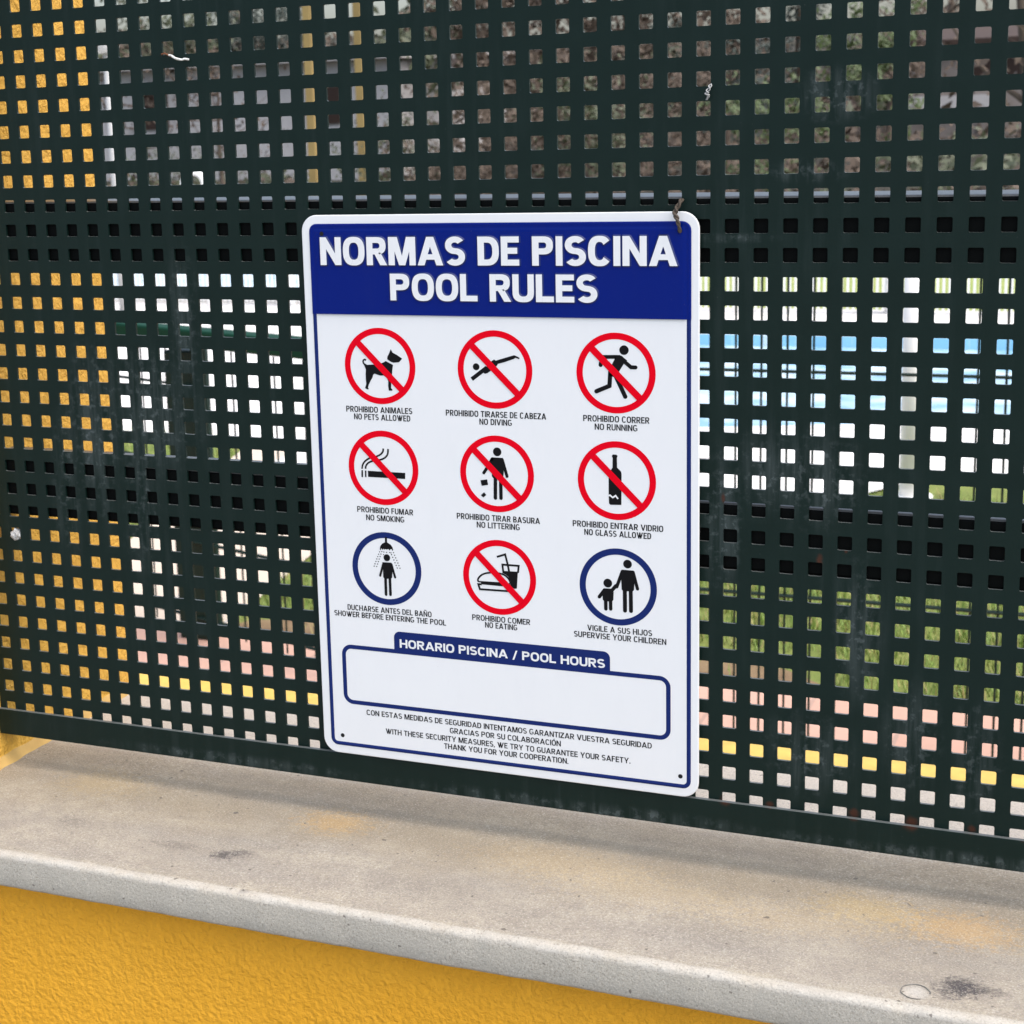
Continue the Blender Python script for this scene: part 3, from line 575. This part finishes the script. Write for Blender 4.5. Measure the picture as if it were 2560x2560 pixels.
caption([('CON ESTAS MEDIDAS DE SEGURIDAD INTENTAMOS GARANTIZAR VUESTRA SEGURIDAD',15.55,27.19,20.27),('GRACIAS POR SU COLABORACIÓN',19.11,23.65,20.615),
 ('WITH THESE SECURITY MEASURES, WE TRY TO GUARANTEE YOUR SAFETY.',16.36,26.37,20.965),('THANK YOU FOR YOUR COOPERATION.',18.85,23.94,21.285)],cap=.222,name='footer_lettering',s=.18)
# hours box
b=MB(); A=rrect(14.57,27.905,17.40,19.88,.42,8); B=inset(A,.17); ring(b,A,B,LP)
T=rrect(16.86,25.615,16.665,17.5,[.26,.26,.0001,.0001],8); b.face([P3(q,LP+LAYER) for q in T]); b.build('hours_frame',M['navy'],sg)
b=MB(); text(b,'HORARIO PISCINA / POOL HOURS',17.10,25.42,17.315,.345,.235,.10,LP+.0001); b.build('hours_lettering',M['white'],sg)
def circ(cx,cy,r,n=64): return [(cx+r*math.cos(2*math.pi*k/n),cy+r*math.sin(2*math.pi*k/n)) for k in range(n)]
def draw(b,wb,prims,lay):
    n=0
    for p in prims:
        tgt=b; l=lay
        if p[0]=='p': ps=[p[1]]
        elif p[0]=='d': ps=[circ(*p[1],p[2],20)]
        elif p[0]=='w': ps=[[tuple(v) for v in q] for q in stroke(p[1],p[2])]; tgt=wb; l=lay+.0002
        else: 
            pts=p[1] if len(p[1])<6 else [tuple(v) for v in spl(p[1],4)]
            ps=[[tuple(v) for v in q] for q in stroke(pts,p[2],p[0]=='r')]
        for q in ps:
            n+=1
            ar=sum(q[i][0]*q[(i+1)%len(q)][1]-q[(i+1)%len(q)][0]*q[i][1] for i in range(len(q)))
            tgt.face([P3(v,l+LAYER*(n%6)) for v in (q[::-1] if ar>0 else q)])
def tri(me):
    bm=bmesh.new(); bm.from_mesh(me); bmesh.ops.triangulate(bm,faces=[f for f in bm.faces if len(f.verts)>4],ngon_method='EAR_CLIP'); bm.to_mesh(me); bm.free()
for nm,cx,cy,no in (('dog',16.67,6.18,1),('diver',21.31,6.19,1),('runner',25.92,6.19,1),('cigarette',16.66,10.14,1),('litterer',21.30,10.13,1),('bottle',25.92,10.14,1),('showerer',16.65,14.15,0),('burger_and_drink',21.31,14.14,1),('adult_and_child',25.94,14.14,0)):
    b=MB(); ring(b,circ(cx,cy,1.466),circ(cx,cy,1.228),LP)
    if no:
        k=.90; w_=.128/1.4142
        b.face([P3(q,LP+.00022) for q in ((cx-k-w_,cy-k+w_),(cx-k+w_,cy-k-w_),(cx+k+w_,cy+k-w_),(cx+k-w_,cy+k+w_))][::-1])
    rg=b.build('prohibition_ring' if no else 'instruction_ring',M['red' if no else 'navy'],sg)
    b=MB(); wb=MB(); draw(b,wb,SYM[nm],LP)
    o=b.build(nm+'_symbol',M['black'],sg); tri(o.data); o.parent=rg; o.matrix_parent_inverse=Matrix.Identity(4)
    rg.data.update()
    if wb.f:
        q=wb.build('bottle_label_line',M['white'],sg); q.parent=rg; q.matrix_parent_inverse=Matrix.Identity(4)
for c,r in ((14.45,21.26),(28.27,21.22),(14.47,1.16),(28.27,1.12)):
    b=MB(); b.face([P3(q,.00016 if r>5 else HL+.0002) for q in circ(c,r,.085,20)][::-1]); b.build('mounting_hole',M['hole'],sg)
# ------------------------------------------------------------------ wires caught on the fence
def twist(name,pts,r,amp,turns,mat,label):
    pts=[Vector(q) for q in spl3(pts)]; b=MB()
    for ph in (0,math.pi):
        o=[]
        for i,p in enumerate(pts):
            t=i/(len(pts)-1); a_=ph+turns*2*math.pi*t; e=amp*(.35+.65*math.sin(math.pi*min(1,t*1.15)))
            o.append(p+Vector((math.cos(a_)*e,math.sin(a_)*e*.6,math.sin(a_*.5)*e*.3)))
        b.tube(o,r,7)
    o=b.build(name,mat); tag(o,label,'wire'); return o
def spl3(pts,n=10):
    p=[Vector(q) for q in pts]; p=[2*p[0]-p[1]]+p+[2*p[-1]-p[-2]]; o=[]
    for i in range(1,len(p)-2):
        for k in range(n):
            t=k/n; o.append(.5*((2*p[i])+(p[i+1]-p[i-1])*t+(2*p[i-1]-5*p[i]+4*p[i+1]-p[i+2])*t*t+(3*p[i]-p[i-1]-3*p[i+1]+p[i+2])*t**3))
    o.append(p[-2]); return o
w3=lambda c,r,y: (X(c),y*P,Z(r))
twist('twisted_wire_tie',[w3(28.20,.12,.35),w3(28.30,.08,-.25),w3(28.20,.30,-.42),w3(28.14,.50,-.50),w3(28.22,.72,-.52),w3(28.27,.95,-.48),w3(28.29,1.17,-.36)],.00095,.0012,3.3,M['rustwire'],'rusty twisted wire tie over the top right corner of the pool sign')
o=twist('white_wire_scrap',[w3(8.10,-5.73,-.1),w3(8.28,-5.70,-.2),w3(8.45,-5.60,-.22),w3(8.70,-5.54,-.16),w3(8.80,-5.56,-.14),w3(8.98,-5.53,-.1)],.0008,.0004,2,M['whitewire'],'white scrap of wire caught on the fence near the upper left')
b=MB(); b.tube(spl3([w3(7.75,-5.78,-.06),w3(7.95,-5.80,-.12),w3(8.1,-5.72,-.12),w3(8.26,-5.66,-.16)]),.0007,6); q=b.build('rusty_end',M['brownwire']); q.parent=o
twist('frayed_grey_wire',[w3(29.29,-3.85,.1),w3(29.24,-3.70,-.15),w3(29.17,-3.52,-.2),w3(29.22,-3.42,-.18),w3(29.14,-3.30,-.1)],.00045,.0012,3,M['wgrey'],'frayed grey wire hooked in a hole above the sign, upper right')
b=MB(); random.seed(9); bm=bmesh.new(); bmesh.ops.create_icosphere(bm,subdivisions=3,radius=.0052)
for v in bm.verts:
    v.co*=1+.35*noise.noise(v.co*420); v.co+=Vector((X(-1.0),.002,Z(14.05)))
me=bpy.data.meshes.new('paper_wad'); bm.to_mesh(me); bm.free(); o=link('paper_wad',me,M['wgrey']); tag(o,'crumpled grey paper wad stuck in a fence hole beside the yellow pillar','paper')
# ------------------------------------------------------------------ things on the pool side
def wire_panel(name,p0,p1,z0,z1,sp,hz,parent,rw=.0025):
    b=MB(); d_=Vector(p1)-Vector(p0); L=d_.length; d_.normalize(); n=int(L/sp); nr=Vector((-d_.y,d_.x))*rw*2
    for i in range(n+1):
        q=Vector(p0)+d_*sp*i; b.tube([(q.x,q.y,z0),(q.x,q.y,z1)],rw,5,cap=False)
    for z in hz:
        for s_ in (-1,1): b.tube([(p0[0]+nr.x*s_,p0[1]+nr.y*s_,z),(p1[0]+nr.x*s_,p1[1]+nr.y*s_,z)],rw*1.1,5,cap=False)
    return b.build(name,M['meshgreen'],parent)
DF=168.9; YF=(DF-CD)*P
def behind_x(c): return ((CX+(c-CX)*DF/CD)-21)*P
def zrow(r): return EYE-(r-CR)*P*DF/CD
xs0=X(CX-(CX-39.1)*DF/CD+0)                  # a wire seen behind hole column 39.1
xs0=((CX+(39.1-CX)*DF/CD)-21)*P
x0f=xs0-.05*int((xs0-behind_x(16.6))/.05)
mf=empty('wire_mesh_fence',(0,YF,POOL)); tag(mf,'green welded wire mesh fence on the yellow kerb behind the perforated panel','fence')
wire_panel('wire_panel',(x0f,YF),(x0f+3.6,YF),POOL+.03,zrow(2.2),.05,[zrow(r) for r in (2.4,6.0,9.35,14.05,17.55,20.0)],mf)
for px in (x0f+.02,x0f+3.45):
    b=MB(); b.box(px-.025,px+.025,YF+.01,YF+.06,POOL,zrow(2.0)); b.build('fence_post',M['meshgreen'],mf,bevel=.004)
rl=empty('green_railing',(-1.95,2.45,POOL)); tag(rl,'dark green metal railing with a thick top rail and one post beside the pillar','railing')
A_,B_=at(2.5,4.52,2.66),at(14.4,5.2,2.32)
za,zb=A_.z,A_.z
b=MB(); dv=Vector((B_.x-A_.x,B_.y-A_.y,0)).normalized(); nv=Vector((-dv.y,dv.x,0))*.03
for p0,p1 in ((A_,B_),):
    c8=[]
    for q in (p0,p1):
        for s_ in (-1,1):
            for z in (za-.044,za): c8.append((q.x+nv.x*s_,q.y+nv.y*s_,z))
    n=0
    for q in ((0,1,3,2),(4,6,7,5),(0,4,5,1),(2,3,7,6),(0,2,6,4),(1,5,7,3)): b.face([c8[i] for i in q])
b.build('top_rail',M['darkgreen'],rl,bevel=.006,recalc=True)
pp=at(8.02,10,2.53); b=MB(); b.box(pp.x-.048,pp.x+.048,pp.y-.03,pp.y+.03,POOL,za-.06); b.build('railing_post',M['meshgreen'],rl,bevel=.005)
wire_panel('wire_panel',(A_.x,A_.y),(B_.x,B_.y),POOL+.03,za-.05,.05,[POOL+.06,POOL+.26,POOL+.46,POOL+.66],rl)
wp=at(36.15,10.3,4.55); b=MB(); b.tube([(wp.x,wp.y,POOL),(wp.x,wp.y,1.02)],.036,18)
b.tube([(wp.x,wp.y,POOL+.004),(wp.x,wp.y,POOL+.016)],.07,18); o=b.build('white_post',M['wpaint']); tag(o,'short white round post standing at the lawn edge by the pool','post')
b=MB(); b.tube([(-5.9,8.8,POOL),(-5.9,8.8,1.9)],.03,14); b.tube([(-5.9,8.8,1.9),(-5.9,8.8,1.98),],[.07,.09],14); b.tube([(-5.9,8.8,POOL+.005),(-5.9,8.8,POOL+.03)],.09,14); o=b.build('lamp_post',M['wgrey']); tag(o,'slim grey lamp post on the terrace beside the yellow pillar edge','lamp post')
q=at(9.3,-1,7.8); b=MB(); pts=[(q.x,q.y,POOL),(q.x,q.y,1.07)]+[(q.x-.07+.07*math.cos(R(a_)),q.y,1.09+.07*math.sin(R(a_))) for a_ in range(0,181,15)]+[(q.x-.14,q.y,1.06)]
b.tube(pts,.02,12); o=b.build('outdoor_shower',M['wpaint']); tag(o,'white outdoor shower pipe with a bent goose neck top by the pool','shower')
# white picket fence beyond the pool
pf=empty('white_picket_fence',(-3,9.4,POOL)); tag(pf,'low white metal picket fence on the far side of the pool','fence')
b=MB(); x=-11.0
while x<3: b.box(x,x+.013,9.39,9.405,POOL+.03,POOL+.52); x+=.034
b.build('pickets',M['wpaint'],pf)
for z in (.06,.26,.50):
    b=MB(); b.box(-11.05,3.1,9.415,9.44,POOL+z,POOL+z+.03); b.build('fence_rail',M['wpaint'],pf)
for x in range(-11,4,2):
    b=MB(); b.box(x-.035,x+.035,9.445,9.51,POOL,POOL+.58); b.build('fence_post',M['wpaint'],pf)
# ------------------------------------------------------------------ buildings and trees on the slope
hs_=empty('pale_house',(-14,24,.1)); tag(hs_,'low pale grey rendered house with a flat roof, upper left behind the fence','house')
hx0,hx1,hy=-17.0,-10.4,24; hz=.1
b=MB(); b.box(hx0,hx1,hy,hy+5,hz,2.2); b.build('wall',M['housew'],hs_)
b=MB(); b.box(hx0-.15,hx1+.15,hy-.25,hy+5.2,2.203,2.34); b.build('roof',M['housew'],hs_)
for x in (-15.0,-11.9):
    b=MB(); b.box(x,x+.55,hy-.04,hy+.02,1.25,1.95); b.build('window',M['opening'],hs_)
pg=empty('yellow_columns',(-8,19.5,hill_h(-8,19.5))); tag(pg,'pair of yellow painted columns under a brown lintel at the upper left behind the fence','columns')
for c in (14.1,16.17):
    q=at(c,-3,18.8); b=MB(); z0=hill_h(q.x,q.y)-.1; b.box(q.x-.055,q.x+.055,q.y-.055,q.y+.055,z0,3.25); b.box(q.x-.11,q.x+.11,q.y-.11,q.y+.11,z0,z0+.25); b.build('column',M['column'],pg,bevel=.01)
q=at(15.1,-3,18.8); b=MB(); b.box(q.x-1.3,q.x+1.3,18.6,19.0,3.25,3.45); b.build('lintel',M['tile'],pg)
sh=empty('stone_shed',(-2.5,29,hill_h(-2.5,29))); tag(sh,'small grey stone shed with a dark brown opening at the upper right behind the fence','shed')
a0,a1=at(35.6,-3,28.8),at(42.5,-3,28.8); z0=hill_h(a0.x,29)-.4; zt=at(36,-4.9,28.8).z
b=MB(); b.box(a0.x,a1.x,28.8,32,z0,zt); b.build('wall',M['stone'],sh)
q0,q1=at(37.7,-3.6,28.8),at(39.9,-4.45,28.8); b=MB(); b.box(q0.x,q1.x,28.74,28.82,q0.z,q1.z); b.build('shutter',M['opening'],sh)
q0,q1=at(35.4,-2.75,28.8),at(38.4,-3.15,28.8); b=MB(); b.box(q0.x,q1.x,28.6,28.79,q0.z,q1.z); b.build('stone_ledge',M['housew'],sh)
b=MB(); b.face([(a0.x-.3,28.5,zt),(a1.x+.3,28.5,zt),(a1.x+.3,32.3,zt+.3),(a0.x-.3,32.3,zt+.3)]); b.face([(a0.x-.3,28.5,zt-.09),(a1.x+.3,28.5,zt-.09),(a1.x+.3,32.3,zt+.21),(a0.x-.3,32.3,zt+.21)]); b.face([(a0.x-.3,28.5,zt),(a1.x+.3,28.5,zt),(a1.x+.3,28.5,zt-.09),(a0.x-.3,28.5,zt-.09)]); b.build('roof',M['tile'],sh)
def tree(name,x,y,h,sp,mat,label,leaves,seed,bare=False,lean=0,tr=None):
    rd=random.Random(seed); z0=hill_h(x,y)-.1; t=empty(name,(x,y,z0)); tag(t,label,'tree',None)
    b=MB(); tr=tr or h*.022; top=Vector((x+lean,y,z0+h*.85))
    trunk=spl3([(x,y,z0),(x+lean*.3+rd.uniform(-.1,.1),y,z0+h*.3),(x+lean*.7,y+rd.uniform(-.1,.1),z0+h*.6),top],5)
    b.tube(trunk,[tr*(1-.8*i/(len(trunk)-1)) for i in range(len(trunk))],8)
    tips=[]
    for i in range(16 if bare else 12):
        p=trunk[rd.randint(int(len(trunk)*.25),len(trunk)-2)]; an=rd.random()*6.28; l=h*rd.uniform(.22,.42); e=Vector((math.cos(an)*sp*rd.uniform(.5,1),math.sin(an)*sp*rd.uniform(.5,1),l*rd.uniform(.35,1)))
        br=spl3([p,p+e*.5+Vector((0,0,-.05*h)),p+e],4); b.tube(br,[tr*.32*(1-.85*k/(len(br)-1)) for k in range(len(br))],5); tips+=br[3:]
        for _ in range(7 if bare else 3):
            q=br[rd.randint(2,len(br)-1)]; g=Vector((rd.uniform(-1,1),rd.uniform(-1,1),rd.uniform(.1,1)))*h*.12; b.tube([q,q+g*.6+Vector((0,0,.02)),q+g],[tr*.1,tr*.06,tr*.02],4); tips.append(q+g)
    b.build('trunk',M['bark'],t)
    b=MB(); ls=h*.018
    clumps=[rd.choice(tips)+Vector((rd.gauss(0,.12),rd.gauss(0,.12),rd.gauss(0,.1)))*sp for _ in range(46)]
    for _ in range(leaves):
        p=rd.choice(clumps)+Vector((rd.gauss(0,1),rd.gauss(0,1),rd.gauss(0,.8)))*sp*.16
        u=Vector((rd.gauss(0,1),rd.gauss(0,1),rd.gauss(0,1))).normalized(); v=u.orthogonal().normalized(); k=ls*rd.uniform(.6,1.5)
        b.face([p-u*k,p+v*k*.5,p+u*k,p-v*k*.5])
    b.build('crown',M[mat],t); return t
def conifer(x,y,h,sp,label,seed):
    rd=random.Random(seed); z0=hill_h(x,y)-.1; t=empty('conifer',(x,y,z0)); tag(t,label,'tree')
    b=MB(); b.tube([(x,y,z0),(x,y,z0+h)],[h*.02,.01],8); b.build('trunk',M['bark'],t); b=MB()
    for _ in range(2600):
        k=rd.random()**.7; rr=sp*(1-k)*math.sqrt(rd.random())*(1+.25*math.sin(k*40)); an=rd.random()*6.28; p=Vector((x+rr*math.cos(an),y+rr*math.sin(an),z0+h*(.08+.92*k)-rr*.25))
        d_=Vector((math.cos(an),math.sin(an),-.3+rd.uniform(-.3,.3)))*h*.03; v=Vector((-math.sin(an),math.cos(an),rd.uniform(-.5,.5)))*h*.008
        b.face([p-v,p+d_,p+v])
    b.build('crown',M['leafb'],t)
def behind(c,y): k=(y/P+CD)/CD; return (CX+(c-CX)*k-21)*P
TR=[('tree',8.3,34,3.2,1.4,'leafa','olive green bushy tree left of the pale house corner',2600,1,False),
 ('tree',11.2,38,3.3,1.5,'leafb','dark green tree standing left of the yellow columns',2600,2,False),
 ('tree',6.6,24,2.6,1.3,'leafc','bare branched brown tree just beside the yellow pillar',420,3,True),
 ('tree',10.2,22,2.2,1.2,'leafc','low bare brown tree in front of the pale house',420,4,True),
 ('tree',18.6,26,4.3,1.6,'leafa','olive tree right of the yellow columns',2600,5,False),
 ('tree',21.0,22,3.2,1.5,'leafc','dry brown leaved tree above the left part of the sign',2300,6,False),
 ('tree',23.6,25,3.6,1.5,'leafc','dry brown leaved tree above the middle of the sign',2300,7,False),
 ('tree',26.2,23,3.4,1.4,'leafc','russet brown tree above the right part of the sign',2300,8,False),
 ('tree',28.5,28,4.0,1.5,'leafc','tall dry brown tree behind the frayed wire',2300,9,False),
 ('tree',34.6,21,2.1,.55,'leafd','narrow fresh green bush right of the brown trees',1800,10,False),
 ('tree',31.3,18,1.6,.8,'leafd','small fresh green shrub low on the slope at the right',1600,11,False),
 ('tree',37.0,36,4.6,1.3,'leafc','bare pale tree behind the stone shed',350,12,True),
 ('tree',17.2,19,1.3,.75,'leafa','low olive shrub right beside the second yellow column',1500,31,False),
 ('tree',19.8,17,1.6,.8,'leafc','low brown shrub above the left corner of the sign',1500,32,False),
 ('tree',22.3,18,1.85,.85,'leafc','low dark brown shrub above the middle of the blue header',1500,33,False),
 ('tree',24.9,17.5,1.75,.8,'leafa','low olive brown shrub between two dry trees',1500,34,False),
 ('tree',27.3,19,1.9,.85,'leafc','low brown shrub above the rusty wire tie',1500,35,False),
 ('tree',29.9,22,2.1,.95,'leafb','dark shrub right of the frayed grey wire',1500,36,False),
 ('tree',9.3,18,.95,.7,'leafa','low olive shrub behind the white shower pipe',1300,37,False),
 ('tree',7.2,19,.95,.7,'leafd','low light green shrub near the lamp post',1300,38,False),
 ('tree',11.6,19,.85,.7,'leafc','low brown shrub left of the first yellow column',1300,39,False),
 ('tree',35.2,26,2.6,.8,'leafc','brown shrub left of the stone shed',1300,40,False),
 ('tree',40.2,17,4.2,1.4,'leafc','leaning bare tree with a dark trunk at the far right',300,13,True)]
for nm,c,y,h,sp,mt,lb,nl,sd_,bare in TR:
    tree('bare_tree' if bare else ('shrub' if h<2.2 else 'broadleaf_tree'),behind(c,y),y,h,sp,mt,lb,nl,sd_,bare,lean=-.5 if sd_==13 else 0,tr=.11 if sd_==13 else None)
b=MB(); rd=random.Random(77)
for _ in range(26000):
    y=13+38*rd.random()**1.5; c=rd.uniform(3,44); x=behind(c,y); cl=noise.noise(Vector((x*.6,y*.35,0)))
    if cl<-.28 or (-17.3<x<-10.2 and 23<y<30): continue
    z=hill_h(x,y)+abs(rd.gauss(0,.12+.25*max(0,cl)))*(y/22); k=.011*y*rd.uniform(.5,1.3)*.35
    u=Vector((rd.gauss(0,1),rd.gauss(0,1),rd.gauss(0,1))).normalized(); v=u.orthogonal().normalized(); p=Vector((x,y,z))
    b.face([p-u*k,p+v*k*.5,p+u*k,p-v*k*.5],0 if noise.noise(Vector((x*.25,y*.2,9)))<.1 else 1)
tag(b.build('undergrowth',[M['leafc'],M['leafa']]),kind='stuff')
conifer(behind(32.2,33),33,4.6,1.1,'tall dark conifer between the brown trees and the shed',21)
conifer(behind(13.6,44),44,4.5,1.5,'dark conifer behind the yellow columns',22)
